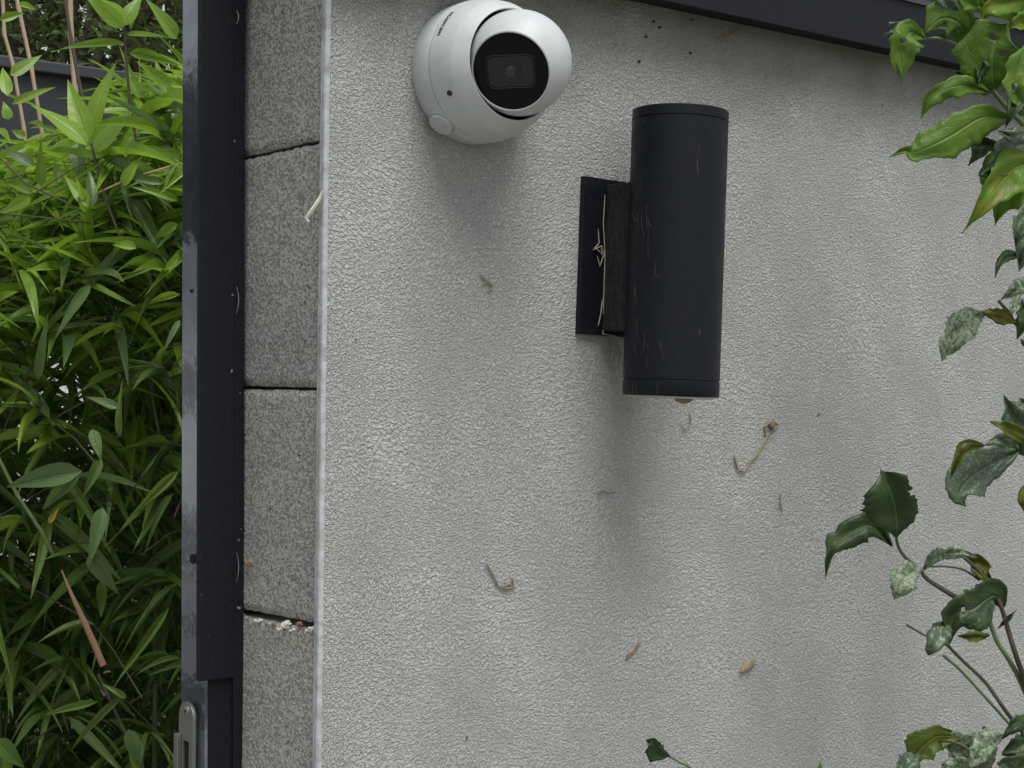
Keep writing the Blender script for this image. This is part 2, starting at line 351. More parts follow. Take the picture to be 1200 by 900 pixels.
# crumbs of mortar lying in the third joint
def crumb(name, px, py, r, mat, par, seed):
    c0 = PX(px, py, .001); bm = bmesh.new(); bmesh.ops.create_icosphere(bm, subdivisions=3, radius=r)
    for v in bm.verts: v.co *= .85+1.1*fbm(v.co+V((seed, 0, 0)), 1.3/r, 4)+.0; v.co.z *= .75
    me = bpy.data.meshes.new(name); bm.to_mesh(me); bm.free(); me.materials.append(mat)
    return link(name, me, par, M.Translation(c0))
for k, (px, py, r, mt) in enumerate([(283,719,.0036,REDC),(321,731,.0032,GREYC),(336,732,.0046,PALE),(351,731,.0032,REDC),(366,737,.0032,PALE),(305,727,.0026,PALE),(328,738,.0022,PALE),(345,738,.002,PALE),(312,731,.002,GREYC),(290,725,.0016,GREYC),(299,727,.0018,PALE),(333,738,.0018,GREYC),(341,739,.0016,PALE),(356,737,.0016,GREYC),(360,739,.002,PALE),(325,736,.0014,PALE),(350,738,.0015,GREYC),(316,731,.0015,PALE),(293,660,.0036,REDC)]):
    crumb('mortar_crumb', px, py, r, mt, wall, k*2.2)
# coping
cop = thing('wall_coping', (1.2, -.035, cz(1.2)), 'dark anthracite metal coping capping the rendered wall', 'coping')
t1 = PY(1068, 0, -.035); t2 = PY(1200, 30, -.035); ch = ((t1.z-cz(t1.x))+(t2.z-cz(t2.x)))/2
def cbox(x0, y0, x1, y1, d0, d1):
    b = MB(); b.add([(x0,y0,cz(x0)+d0),(x1,y0,cz(x1)+d0),(x1,y1,cz(x1)+d0),(x0,y1,cz(x0)+d0),(x0,y0,cz(x0)+d1),(x1,y0,cz(x1)+d1),(x1,y1,cz(x1)+d1),(x0,y1,cz(x0)+d1)],
        [(3,2,1,0),(4,5,6,7),(0,1,5,4),(1,2,6,5),(2,3,7,6),(3,0,4,7)]); return b
cbox(-.03, -.035, WX+.03, -.033, 0, ch).build('fascia', DARK, cop, bevel=.0006)
cbox(-.03, -.0325, WX+.03, WT+.035, ch-.003, ch).build('cap_sheet', DARK, cop)
cbox(-.03, -.0325, WX+.03, -.0005, .004, .007).build('soffit', DARK, cop)
cbox(-.03, WT+.0355, WX+.03, WT+.0375, 0, ch).build('rear_fascia', DARK, cop)
cbox(.01, .0, WX, WT-.002, .0075, ch-.004).build('bedding', MORTAR, cop)
cbox(-.03, -.0375, WX+.03, -.0352, ch-.004, ch+.0015).build('top_lip', FCAP, cop)

# ---------------------------------------------------------------- gate post
YP = .134
pa = PY(228, 5, YP); pb = PY(226, 790, YP); px_top = pa.x; px_bot = pb.x
post = thing('gate_post', (-.02, YP+.02, 0), 'dark steel gate post with glossy side fixed to the block wall end', 'gate post')
lean = (PY(210, 0, YP+.045).x-PY(208, 900, YP+.045).x)/(PY(210,0,YP+.045).z-PY(208,900,YP+.045).z)
shear = M.Identity(4); z0 = 1.75; shear[0][2] = lean; shear[0][3] = -lean*z0
def pbox(name, a, b, mat, par=post, bevel=0):
    o = MB().box(a, b); o.v = [shear @ v for v in o.v]; return o.build(name, mat, par, bevel=bevel)
PXL = PY(237, 820, YP).x; zstep = PY(237, 797, YP).z
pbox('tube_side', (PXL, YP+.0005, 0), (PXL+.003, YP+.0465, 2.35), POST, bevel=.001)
pbox('tube_front', (PXL+.0032, YP+.0008, 0), (-.0016, YP+.004, 2.35), DARK)
pbox('tube_back', (PXL+.0032, YP+.040, 0), (-.0016, YP+.0435, 2.35), DARK)
stop = pbox('stop_plate', (pb.x, YP-.0045, zstep), (-.0115, YP, 2.35), DARK, bevel=.0008)
pbox('seal_strip', (-.0112, YP-.0035, 0.0), (-.0012, YP+.0005, 2.35), DARK, bevel=.0012)
MB().box((PXL+.02, YP+.02, 2.351), (-.01, YP+.03, 2.353)).build('post_cap', DARK, post)
for py in (12, 338, 655):
    q = PX(225.5, py, PXL-.0003); mw = M.Translation(q) @ M.Rotation(-PI/2, 4, 'Y')
    MB().lathe([(0, .0006), (.0042, .0006), (.0046, .0001), (.0046, -.0004)], 20, mw).build('bolt_hole', BLACKHOLE, post, smooth=True)
for py, hgt in ((20, .006), (352, .012), (665, .013)):     # curved steel slivers added as highlights along the seal
    q = PY(277, py, YP-.005); MB().tube([q+V((.0016*(1-(k/4)**2), -.001*(1-(k/4)**2), hgt*k/4)) for k in range(4, -5, -1)], [.0002+.0004*(1-abs(k)/4) for k in range(4, -5, -1)], 6).build('highlight_sliver', STEEL, post, smooth=True)
# lock keep on the -X face
keep = thing('lock_keep', (PXL-.004, YP+.02, PX(215, 900, PXL).z-.06), 'stainless lock keep plate with slot, screwed to the gate post low down', 'lock keep')
def kp(px, py): q = PX(px, py, PXL-.002); return (q.y, q.z)
yL, zt_ = kp(211.5, 832); yR, _ = kp(228.5, 832); zb_ = kp(215, 1010)[1]
# plate outline in (y, z) with rounded top and a slot
cy = (yL+yR)/2; rr_ = abs(yL-yR)/2; ztop = kp(219, 822)[1]-rr_
outl = [(cy+rr_*math.cos(a), ztop+rr_*math.sin(a)) for a in [PI*i/16 for i in range(17)]]
slT = kp(219, 868)[1]; sy0, sy1 = cy-rr_*.42, cy+rr_*.42
kb = MB()
def prism(mb, poly, x0, x1):
    n = len(poly); mb.add([(x0, y, z) for y, z in poly]+[(x1, y, z) for y, z in poly], [tuple(range(n)), tuple(range(2*n-1, n-1, -1))]+[(i, n+i, n+(i+1) % n, (i+1) % n) for i in range(n)])
prism(kb, outl+[(cy-rr_, slT), (cy+rr_, slT)], PXL-.0035, PXL-.0004)
kb.box((PXL-.0035, cy-rr_, zb_), (PXL-.0004, sy0, slT-.00001)); kb.box((PXL-.0035, sy1, zb_), (PXL-.0004, cy+rr_, slT-.00001))
kb.build('keep_plate', STEEL, keep, bevel=.0004)
MB().box((PXL-.0012, sy0, zb_), (PXL-.0003, sy1, slT)).build('slot', BLACKHOLE, keep)
fl = kp(208, 857)[1]
MB().box((PXL-.0078, cy+rr_*.55, zb_), (PXL-.0037, cy+rr_+.001, fl)).build('side_flange', STEEL, keep, bevel=.0004)
q = PX(219, 833, PXL-.0036); mw = M.Translation(q) @ M.Rotation(-PI/2, 4, 'Y')
scw = MB().lathe([(.0, .0014), (.0035, .0013), (.0044, .0006), (.0046, -.0008)], 24, mw).build('screw', STEEL, keep, smooth=True)
MB().lathe([(0, .0017), (.0013, .0017), (.0014, .0012)], 6, mw).build('socket', BLACKHOLE, scw)

# ---------------------------------------------------------------- wall lamp
Lx, Ly = .325, -.077
tp = PY(797.5, 131, Ly); bt = PY(786, 464, Ly)
ax = (tp-bt); LH = ax.length; axn = ax.normalized()
lamp = thing('wall_lamp', (Lx, 0, PY(700, 300, 0).z), 'black cylindrical up and down wall lamp on square back plate', 'wall lamp')
def lampm(o): return M.Translation(o) @ axn.to_track_quat('Z', 'Y').to_matrix().to_4x4()
lm = lampm(bt); r = .0432
MB().lathe([(r-.004,.0022),(r-.0008,.0),(r,.0012),(r,.0128),(r-.0007,.0132)], 96, lm).build('bottom_ring', LAMP, lamp, smooth=True)
MB().lathe([(r-.0007,.0132),(r-.0007,.0140),(r,.0144),(r,LH-.0102),(r-.0007,LH-.0098)], 96, lm).build('cylinder_body', LAMP, lamp, smooth=True)
MB().lathe([(r-.0007,LH-.0098),(r-.0007,LH-.0092),(r,LH-.0088),(r,LH-.0008),(r-.0008,LH),(r-.004,LH),(r-.0045,LH-.008)], 96, lm).build('top_ring', LAMP, lamp, smooth=True)
MB().lathe([(r-.0035,-.0008),(r-.006,-.0022),(0,-.0022)], 64, lm).build('lower_glass', LGLASS, lamp, smooth=True)
MB().lathe([(r-.0045,LH-.006),(0,LH-.006)], 64, lm).build('upper_glass', LGLASS, lamp)
p0 = PY(683, 208, -.004); p1 = PY(678, 393, -.004); pxm = (p0.x+p1.x)/2
tilt = math.atan2(tp.x-bt.x, tp.z-bt.z); PH = (p0-p1).length; PW = 2*(Lx-pxm)
pm = M.Translation(V((Lx, 0, (p0.z+p1.z)/2))) @ M.Rotation(tilt, 4, 'Y')
def lbox(name, a, b, mat, bev, parent=lamp):
    o = MB().box(a, b); o.v = [pm @ v for v in o.v]; return o.build(name, mat, parent, bevel=bev)
lbox('back_plate', (-PW/2, -.005, -PH/2), (PW/2, .0006, PH/2), LAMP, .0008)
AH = PH*.47; lbox('bracket_arm', (-.029, -.046, -AH), (.029, -.0052, AH*.985), LDUST, .001)

def strands(name, ptsl, rad, mat, label, cat, group=None):
    b = MB()
    for pts in ptsl: b.tube(pts, [rad*.5]+[rad]*(len(pts)-2)+[rad*.4], 5)
    base = b.v[0].copy()
    o = MB(); o.v = [v-base for v in b.v]; o.f = b.f
    o = o.build(name, mat, smooth=True); o.matrix_basis = M.Translation(base); return tag(o, label, cat, group)
def wob(pts, k=3, a=.0015, seed=0):
    out = []
    for i in range(len(pts)-1):
        for j in range(k):
            t = j/k; q = pts[i].lerp(pts[i+1], t)
            out.append(q + V((noise.noise(V((i+t, seed, 0))*3), .3*noise.noise(V((i+t, seed, 5))*3), noise.noise(V((seed, i+t, 9))*3)))*a)
    out.append(pts[-1]); return out
yp = -.0068
rt = [PY(x+5, y, yp) for x, y in [(704,228),(702,260),(704,300),(703,330),(702,360),(703,385)]]
rt2 = [PY(x+5, y, yp) for x, y in [(696,268),(697,285),(690,293),(700,288),(704,302),(698,295),(692,290)]]
rt3 = [PY(x+5, y, yp) for x, y in [(701,350),(699,368),(696,382)]]
rt4 = [rt[-1]]+[PY(x, y, yp-.001) for x, y in [(706,391),(722,394),(728,402),(729,420),(722,424)]]
strands('dried_tendril', [wob(rt, 3, .0016, 1), wob(rt2, 3, .002, 2), wob(rt3, 3, .001, 3), wob(rt4, 3, .002, 4), wob([PY(x,y,yp) for x,y in [(704,290),(707,300),(703,312),(700,300)]],3,.002,6)], .0005, FIBRE2, 'thin dried tendril clinging to the back plate of the lamp', 'dried tendril')

random.seed(77)
wb = []
for k in range(22):
    x = random.uniform(741, 775); y = random.uniform(230, 455); dx = random.uniform(-3, 5); dy = random.uniform(8, 30)
    def on(px, py):      # nearest point on the tube's front
        r_ = ray(px, py); a_ = CP-bt; rd = r_-axn*r_.dot(axn); ad = a_-axn*a_.dot(axn); A = rd.dot(rd); B = 2*rd.dot(ad); C_ = ad.dot(ad)-.0434**2; dd = B*B-4*A*C_
        return CP+r_*((-B-math.sqrt(max(dd, 0)))/(2*A))
    wb.append([on(x, y), on(x+dx*.3, y+dy*.5), on(x+dx, y+dy)])
strands('cobweb', wb, .00010, WEB, 'fine broken cobweb threads on the left flank of the lamp tube', 'cobweb')
wb = [wob([PY(a, b, -.004) for a, b in l], 3, .003, 30+k) for k, l in enumerate([[(712,396),(716,410),(714,425)],[(722,398),(726,412),(724,432)],[(708,398),(712,408),(722,414)],[(728,404),(720,418),(716,432)],[(716,400),(724,408),(729,420)]])]
strands('cobweb', wb, .0004, STRAW, 'brown dusty cobweb on the render just below the lamp bracket', 'cobweb')

# ---------------------------------------------------------------- security camera
bc = PY(549, 88, 0); sm = M.Translation(bc) @ M.Rotation(PI/2, 4, 'X')      # local Z -> -Y (out of the wall), local Y -> Z
secu = thing('security_camera', bc, 'white turret security camera mounted high on the rendered wall', 'security camera')
MB().lathe([(.0595,0),(.0603,.002),(.0608,.0245),(.0600,.0256)], 96, sm).build('mounting_base', WHITE, secu, smooth=True)
hp = [(.0598,.0256),(.0600,.0266),(.0605,.0272),(.0599,.030),(.0591,.036),(.0576,.043),(.0558,.0495),(.0548,.0518),(.0540,.0530),(.0478,.0646),(.0471,.0652),(.0464,.0649),(.0460,.055)]
hous = MB().lathe(hp, 96, sm).build('housing', WHITE, secu, smooth=True)
MB().lathe([(.0459,.0575),(.0425,.0560),(.038,.045)], 64, sm).build('inner_seal', CGLASS, secu, smooth=True)
# eyeball
bcen = PY(608.6, 73.8, -.0710); BR = .0440
view = (CP-bcen).normalized(); rr0 = R - view*R.dot(view); rr0.normalize(); uu0 = view.cross(rr0)
face = (view*1.0 - rr0*.26 - uu0*.25).normalized()
upv = (U0 - face*U0.dot(face)).normalized(); sxv = upv.cross(face)
bmx = M(((sxv.x, upv.x, face.x, bcen.x), (sxv.y, upv.y, face.y, bcen.y), (sxv.z, upv.z, face.z, bcen.z), (0,0,0,1)))
WR = .0338; a0 = math.asin(WR/BR); prof = []
for i in range(26):
    a = PI*.80 - (PI*.80-a0)*i/25; prof.append((BR*math.sin(a), BR*math.cos(a)))
zf = BR*math.cos(a0)
prof += [(WR-.0002, zf+.0009), (WR-.0012, zf+.0013), (WR-.0018, zf+.0006)]
eye = MB().lathe(prof, 96, bmx).build('eyeball', WHITE, secu, smooth=True)
MB().lathe([(WR-.0016, zf-.0002), (WR-.0022, zf+.0003), (.012, zf+.0006), (0, zf+.0006)], 96, bmx).build('front_window', CGLASS, eye, smooth=True)
def rrect(w, h, rad, n=8):
    out = []
    for cx, cy_, a0_ in ((w-rad, h-rad, 0), (-w+rad, h-rad, PI/2), (-w+rad, -h+rad, PI), (w-rad, -h+rad, 1.5*PI)):
        for i in range(n+1): a = a0_+PI/2*i/n; out.append((cx+rad*math.cos(a), cy_+rad*math.sin(a)))
    return out
rr = rrect(.0205, .0135, .006); rm = MB()
pts = [bmx @ V((x, y, zf+.0009)) for x, y in rr]; rm.tube(pts+[pts[0]], .00038, 6, cap=False)
rm.build('sensor_frame', CRIDGE, eye, smooth=True)
prism2 = MB(); prism2.add([bmx @ V((x*.94, y*.92, zf+.0008)) for x, y in rr], [tuple(range(len(rr)))]); prism2.build('sensor_panel', CRIDGE, eye)
le = MB().lathe([(.0085, zf+.0009), (.0085, zf+.0017), (.0078, zf+.0017), (.0068, zf+.0011), (.0060, zf+.0010), (.0056,zf+.0014),(.0050,zf+.0014),(.0042,zf+.0010)], 48, bmx).build('lens_barrel', CRIDGE, eye, smooth=True)
MB().lathe([(.0042, zf+.0010), (.003, zf+.0016), (.0015, zf+.0019), (0, zf+.002)], 32, bmx).build('lens', CLENS, le, smooth=True)
# cable plug, service hole, lettering
def onside(ang, h, rad): return sm @ V((rad*math.cos(ang), rad*math.sin(ang), h))
ang = math.radians(231); c0 = onside(ang, .0145, .0555); dirr = (sm.to_3x3() @ V((math.cos(ang), math.sin(ang), .10))).normalized()
cm = M.Translation(c0) @ dirr.to_track_quat('Z', 'Y').to_matrix().to_4x4()
MB().lathe([(.0128,-.006),(.0128,.0052),(.0122,.0060),(.0112,.0061)], 48, cm).build('cable_boss', WHITE, secu, smooth=True)
pl = MB().lathe([(.0108,.0060),(.0108,.0082),(.0102,.0090),(0,.0093)], 48, cm).build('cable_plug', WHITE, secu, smooth=True)
kb = MB().box((-.007, -.0007, .0091), (.007, .0007, .0102)); kb.v = [cm @ v for v in kb.v]; kb.build('coin_slot', WHITE, pl, bevel=.0003)
ang = math.radians(208); c0 = onside(ang, .0436, .0577); nd = (sm.to_3x3() @ V((math.cos(ang)*.93, math.sin(ang)*.93, .36))).normalized()
hm = M.Translation(c0) @ nd.to_track_quat('Z', 'Y').to_matrix().to_4x4()
MB().lathe([(.0024,-.001),(.0024,.0006),(.0019,.0009),(.0018,.0002),(0,.0002)], 24, hm).build('set_screw', INK, secu, smooth=True)
cu = bpy.data.curves.new('lettering', 'FONT'); cu.body = 'HIKVISION'; cu.size = .0050; cu.align_x = 'CENTER'; cu.space_character = 1.12; cu.offset = .0002
to = bpy.data.objects.new('tmp', cu); COL.objects.link(to); bpy.context.view_layer.update()
tm = bpy.data.meshes.new_from_object(to.evaluated_get(bpy.context.evaluated_depsgraph_get())); bpy.data.objects.remove(to)
A0 = math.radians(146)
for v in tm.vertices:
    a = A0 - v.co.x/.0600; hq = .0312+v.co.y; v.co = onside(a, hq, .0603-(hq-.030)*.2)
tm.materials.clear(); tm.materials.append(INK); lo = link('lettering', tm, secu)

# ---------------------------------------------------------------- dried bits stuck to the wall
def wp(l, y=-.0016): return [PY(a, b, y) for a, b in l]
strands('dried_grass', [wob(wp([(860,533),(865,550),(872,553),(880,540),(888,532),(893,522),(900,510),(908,500)]), 3, .002, 11), wob(wp([(898,512),(896,500),(905,492),(912,498),(905,505)]), 3, .003, 12)], .0010, STRAW, 'hooked wisp of dried grass on the render right of and below the lamp', 'dried grass')
crb = [(906, 501, .0022)]
strands('dried_grass', [wob(wp([(570,660),(577,672),(584,686),(592,690),(602,688),(600,676)]), 3, .0025, 13), wob(wp([(588,688),(596,684),(604,690)]), 3, .002, 14)], .0009, STRAW, 'small curl of dried grass low on the render under the camera', 'dried grass')
strands('dried_grass', [wob(wp([(562,322),(570,328),(578,336),(572,342)]), 3, .003, 15), wob(wp([(566,334),(574,326)]), 3, .002, 16)], .0008, STRAW, 'tiny tuft of dried grass on the render left of the lamp plate', 'dried grass')
strands('dried_grass', [wob(wp([(700,582),(706,575),(714,578),(722,576)]), 3, .003, 17)], .0007, STRAW, 'short wisp of dried grass under the lamp on its shaded wall', 'dried grass')
strands('dried_grass', [wob(wp([(808,484),(810,496),(804,504),(798,498)]), 3, .002, 18)], .0006, STRAW, 'fine dangling wisp just below the open end of the lamp', 'dried grass')
strands('seed_husk', [wob(wp([(733,772),(742,764),(751,753)]), 3, .001, 19)], .0012, HUSK, 'dark short seed husk stuck to the render near the bottom', 'husk')
strands('dried_grass', [wob(wp([(914,578),(915,592),(917,600)]), 3, .001, 20)], .0007, STRAW, 'faint straight wisp on the render below the hooked one', 'dried grass')
strands('dried_grass', [wob(wp([(840,48),(852,44),(862,38),(872,28)], -.003), 3, .002, 21), wob(wp([(846,46),(858,44)], -.003), 3, .002, 22)], .0008, STRAW, 'pale wisp of grass hanging in the shadow under the coping', 'dried grass')
def flake(name, px, py, y, sx, sz, mat, label, cat, rot=0, seed=1):
    bm = bmesh.new(); bmesh.ops.create_icosphere(bm, subdivisions=3, radius=1)
    for v in bm.verts: v.co *= 1+.5*fbm(v.co+V((seed,0,0)), 1.3, 3); v.co = V((v.co.x*sx, v.co.y*.0022, v.co.z*sz))
    me = bpy.data.meshes.new(name); bm.to_mesh(me); bm.free(); me.materials.append(mat)
    return tag(link(name, me, None, M.Translation(PY(px, py, y)) @ M.Rotation(rot, 4, 'Y')), label, cat)
flake('leaf_scrap', 877, 780, -.0018, .0115, .0045, STRAW, 'pale scrap of dead leaf stuck low on the render', 'leaf scrap', -.45, 3)
flake('seed_clump', 905, 498, -.0028, .0035, .004, HUSK, 'brown seed clump at the upper end of the hooked grass wisp', 'seed clump', .3, 5)
q = PD(801, 469, 1.46)
flake('insect_nest', 801, 468, Ly-.01, .0105, .004, STRAW, 'small brown insect nest hanging from the lamp underside', 'insect nest', .05, 8)
for k, (px, py) in enumerate([(757,43),(773,32),(766,25),(811,23),(809,62),(749,72)]):
    flake('dirt_speck', px, py, -.0008, .0007+.0008*random.random(), .0012, SPECK, 'dark speck of dirt on the render in the shade under the coping', 'dirt speck', .5, k)['group'] = 'dirt specks under the coping'
fx = [PX(378, 224, -.006), PX(374, 234, -.007), PX(367, 244, -.012), PX(359, 256, -.014), PX(362, 260, -.014)]
strands('loose_fibre', [fx], .0016, FIBRE, 'loose pale fibre sticking out from the white corner bead', 'fibre')

# ---------------------------------------------------------------- bamboo
def leaf_unit(fold, droop, twist, nl=9, curl=0., wprof=None, name='leaf', mat=None):
    """lanceolate leaf, unit length along X, unit half width along Y"""
    vs = []; uv = []; fs = []
    cross = (-1, -.5, 0, .5, 1)
    for i in range(nl+1):
        t = i/nl; w = (math.sin(PI*min(1, t**.60))**.95)*(1.05-.30*t) if t > 0 else .06
        w = max(w, .05 if t < .5 else .0)
        for c in cross:
            z = -droop*t*t + fold*abs(c)*w*.12 + curl*math.sin(t*5)*.02*c
            y = c*w*.5; a = twist*t
            vs.append((t*(1-.1*droop*t), y, z + a*c*w*.05)); uv.append((t, .5+c*.5))
    for i in range(nl):
        for j in range(4): fs.append((i*5+j, (i+1)*5+j, (i+1)*5+j+1, i*5+j+1))
    return vs, fs, uv
random.seed(11)
UN = [leaf_unit(random.uniform(.2, 1), random.uniform(.02, .38), random.uniform(-1.5, 1.5), curl=random.uniform(-1, 1)) for _ in range(10)]
UME = [mesh('bamboo_leaf', *u[:2], BAM, True, u[2]) for u in UN]
UMD = [mesh('bamboo_leaf', *u[:2], BAMD, True, u[2]) for u in UN[:4]]
UM_SHADE = [mesh('bamboo_leaf', *u[:2], BAM_SHADE, True, u[2]) for u in UN]
UMY = mesh('bamboo_leaf', *UN[0][:2], YLW, True, UN[0][2])
def leaf_mx(base, d, nrm, L, W):
    d = d.normalized(); s = nrm.cross(d)
    if s.length < 1e-3: s = d.orthogonal()
    s.normalize(); n = d.cross(s)
    return M(((d.x*L, s.x*W, n.x*L, base.x), (d.y*L, s.y*W, n.y*L, base.y), (d.z*L, s.z*W, n.z*L, base.z), (0,0,0,1)))
def loc(u, v, z): q = CP + F*v + R0*u; return V((q.x, q.y, z))
bamb = thing('bamboo', loc(-.55, 2.4, 0), 'tall green bamboo clump growing beyond the gate post', 'bamboo')
hero = []   # (base px, tip px, width px, depth, material key)
H = [((104,165),(76,88),25,1.95,0),((106,164),(127,66),20,1.97,0),((102,170),(38,113),22,1.93,0),((112,178),(160,118),22,1.93,0),((92,168),(92,212),18,2.0,1),
 ((145,32),(95,-12),18,1.95,0),((145,30),(118,-14),16,1.97,0),((146,30),(164,-12),18,1.96,0),((146,50),(48,50),9,1.98,0),((148,40),(206,42),8,1.97,0),((152,62),(213,72),13,1.96,0),((207,45),(175,-3),18,1.95,0),
 ((0,23),(30,13),10,1.95,0),((22,6),(47,8),8,1.97,0),((12,88),(50,63),14,1.93,0),((9,112),(3,70),14,1.93,0),((14,122),(68,97),10,1.94,0),((48,218),(48,168),12,1.94,0),((68,215),(66,182),12,1.94,0),((103,242),(75,200),15,1.9,0),((107,242),(106,193),14,1.92,1),((145,218),(162,180),13,1.92,0),((160,291),(126,281),12,1.9,0),
 ((40,195),(0,170),14,1.95,1),((38,228),(0,202),14,1.94,0),((36,230),(0,250),14,1.94,0),((44,445),(54,370),11,1.95,1),((96,552),(-5,568),25,1.9,1),((95,553),(38,603),15,1.92,1),((119,538),(96,582),12,1.9,0),((108,503),(119,540),13,1.92,0),((141,512),(138,448),9,1.93,0),((139,478),(100,462),11,1.94,1),((211,345),(164,353),8,1.93,0),((211,375),(190,409),7,1.93,1),((106,334),(62,393),13,1.92,1),
 ((120,595),(106,657),17,1.9,1),((105,648),(137,698),20,1.9,1),((198,712),(133,805),9,1.9,0),((145,815),(69,881),9,1.9,0),((150,855),(166,902),17,1.9,1),((-4,866),(28,902),20,1.9,0),((209,552),(150,606),11,1.9,0),((203,578),(163,642),9,1.9,0),((115,822),(38,838),9,1.92,0),((148,818),(120,800),7,1.9,0),
 ((118,680),(122,728),12,1.95,0),((200,100),(160,72),13,1.97,0),((205,130),(178,62),14,1.99,0),((196,152),(160,150),14,1.98,0),((212,145),(172,80),15,2.0,1),((165,115),(148,82),13,2.0,0),((30,160),(12,152),10,1.95,0),((52,150),(28,135),8,1.97,0),((0,150),(12,165),9,1.96,0),
 ((10,140),(5,118),12,1.93,0),((205,190),(165,165),12,1.95,0),((190,215),(150,205),10,1.92,1),((208,235),(160,215),10,1.93,0),((208,262),(176,280),12,1.94,0)]
nparts = 0
for b, t, wpx, d, k in H:
    d += .02
    B = PD(b[0], b[1], d); T = PD(t[0], t[1], d-random.uniform(-.02, .035)); L = (T-B).length
    nrm = (CP-B).normalized()*1.0 + U0*random.uniform(.1, .5) + R*random.uniform(-.35, .35)
    me = (UMD if k else (UME if b[1] < 480 else UM_SHADE))[random.randrange(4 if k else 10)]
    link('leaf', me, bamb, leaf_mx(B, T-B, nrm, L*1.03, wpx*1.12/FPX*d)); nparts += 1
link('leaf', UMY, bamb, leaf_mx(PD(57,613,1.95), PD(70,593,1.95)-PD(57,613,1.95), CP-PD(57,613,1.95), .022, .007)); nparts += 1
# random fans of leaves on twigs through the volume
fans = []
def topz(u, v):       # the upper outline of the clump
    px = 600+FPX*u/v
    base = 165 if px < 60 else (130 if px < 150 else 70)
    return 1.75 + (450-base)/FPX*v - .04
cand = []
twigs = MB()
def fan(c, dr, n, hang, in_shade=False):
    tw = c - dr*random.uniform(.05, .14); tw.z -= .02
    twigs.tube([tw, tw.lerp(c, .5)+V((0,0,.006)), c], [.0011, .0009, .0006], 4, cap=False)
    for i in range(n):
        a = random.uniform(-1.1, 1.1); el = random.uniform(-.9, .35)-hang
        side = dr.cross(U0)
        if side.length < .01: side = R0.copy()
        d = (dr*math.cos(a) + side.normalized()*math.sin(a)); d.z += el; d.normalize()
        L = random.uniform(.045, .135); W = L*(random.uniform(.06, .095) if random.random() < .4 else random.uniform(.10, .15))
        nr = U0*1.0 + V((random.uniform(-.6, .6), random.uniform(-.6, .6), 0)) - F*random.uniform(0, .7)
        cand.append((leaf_mx(c-dr*random.uniform(0, .03), d, nr, L, W), random.randrange(10), c, in_shade))
random.seed(5)
for i in range(3300):
    dz = (random.random()**1.1)*1.5; v = 2.0+min(.15, max(0, dz-.3)*.4) + random.random()**1.25*.95; u = random.uniform(-.46, -.135)*v; zt_ = topz(u, v)
    z = zt_ - dz
    if z < .35: continue
    dr = V((random.uniform(-1, 1), random.uniform(-1, .6), random.uniform(-.2, .5))).normalized()
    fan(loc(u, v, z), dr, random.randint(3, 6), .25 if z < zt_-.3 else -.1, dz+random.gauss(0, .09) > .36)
for i in range(420):           # denser lit upper fringe
    v = random.uniform(1.97, 2.5); u = random.uniform(-.42, -.15)*v; zt_ = topz(u, v)
    dr = V((random.uniform(-1, 1), random.uniform(-1, .3), random.uniform(-.1, .6))).normalized()
    fan(loc(u, v, zt_-random.uniform(0, .22)), dr, random.randint(3, 6), -.1)
def inframe(c):
    q = c-CP; dd = q.dot(F); x = 600+FPX*q.dot(R)/dd; y = 450-FPX*q.dot(U)/dd
    return dd, (-20 < x < 225 and -10 < y < 910)
near = sorted([(inframe(c[2])[0], i) for i, c in enumerate(cand) if inframe(c[2])[1]])
pick = set(i for _, i in near[:max(0, 298-nparts)])
for i in sorted(pick): mx, k, _, in_shade = cand[i]; link('leaf', (UM_SHADE[k] if in_shade else UMD[k % 4] if k % 4 == 0 else UME[k]), bamb, mx)
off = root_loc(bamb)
for want, mat_ in ((False, BAM), (True, BAM_SHADE)):
    sv = []; sf = []; su = []; rn = []
    for i, (mx, k, _, in_shade) in enumerate(cand):
        if i in pick or in_shade != want: continue
        vs, fs, uv = UN[k]; b = len(sv); rv = random.random()
        sv += [mx @ V(x) for x in vs]; sf += [tuple(j+b for j in f) for f in fs]; su += uv; rn += [rv]*len(vs)
    me = mesh('foliage', [v-off for v in sv], sf, mat_, True, su)
    at = me.attributes.new('rnd', 'FLOAT', 'POINT'); at.data.foreach_set('value', rn)
    fo = bpy.data.objects.new('foliage', me); COL.objects.link(fo); fo.parent = bamb; fo['kind'] = 'stuff'
tg = twigs.build('twigs', BSTEM, bamb, smooth=True); tg['kind'] = 'stuff'
def cane(pts, r0, mat, d, label=None):
    b = MB(); P = [PD(x, y, dd) if len(pt) == 3 else PD(pt[0], pt[1], d) for pt in pts for (x, y, dd) in [(pt+(d,))[:3]]]
    q = []; rad = []
    for i in range(len(P)-1):
        for j in range(6):
            t = j/6; q.append(P[i].lerp(P[i+1], t)); rad.append(r0*(1.22 if j == 0 else 1))
    q.append(P[-1]); rad.append(r0)
    o = b.tube(q, rad, 9).build('culm', mat, bamb, smooth=True)
    if label: o['label'] = label
cane([(2,-30),(5,40),(15,75),(28,150),(42,300)], .0028, CANE, 2.6, 'bare tan cane')
cane([(14,-30),(22,10),(36,75),(55,190),(60,330)], .0030, CANE, 2.5, 'bare tan cane')
cane([(82,-30),(83,40),(88,105),(98,240)], .0038, CANE, 2.4, 'bare tan cane')
cane([(73,-20),(84,50),(92,95),(108,160),(118,215)], .0022, BSTEM, 2.1)
cane([(107,168),(117,210),(128,245),(140,276)], .0014, BSTEM, 1.96)
cane([(145,32),(148,70),(152,120),(157,150),(164,185)], .0016, BSTEM, 2.0)
cane([(150,105),(168,180),(200,330),(215,520),(240,900)], .0022, GCANE, 2.25)
cane([(153,370),(172,430),(185,500),(196,560)], .0016, GCANE, 2.1)
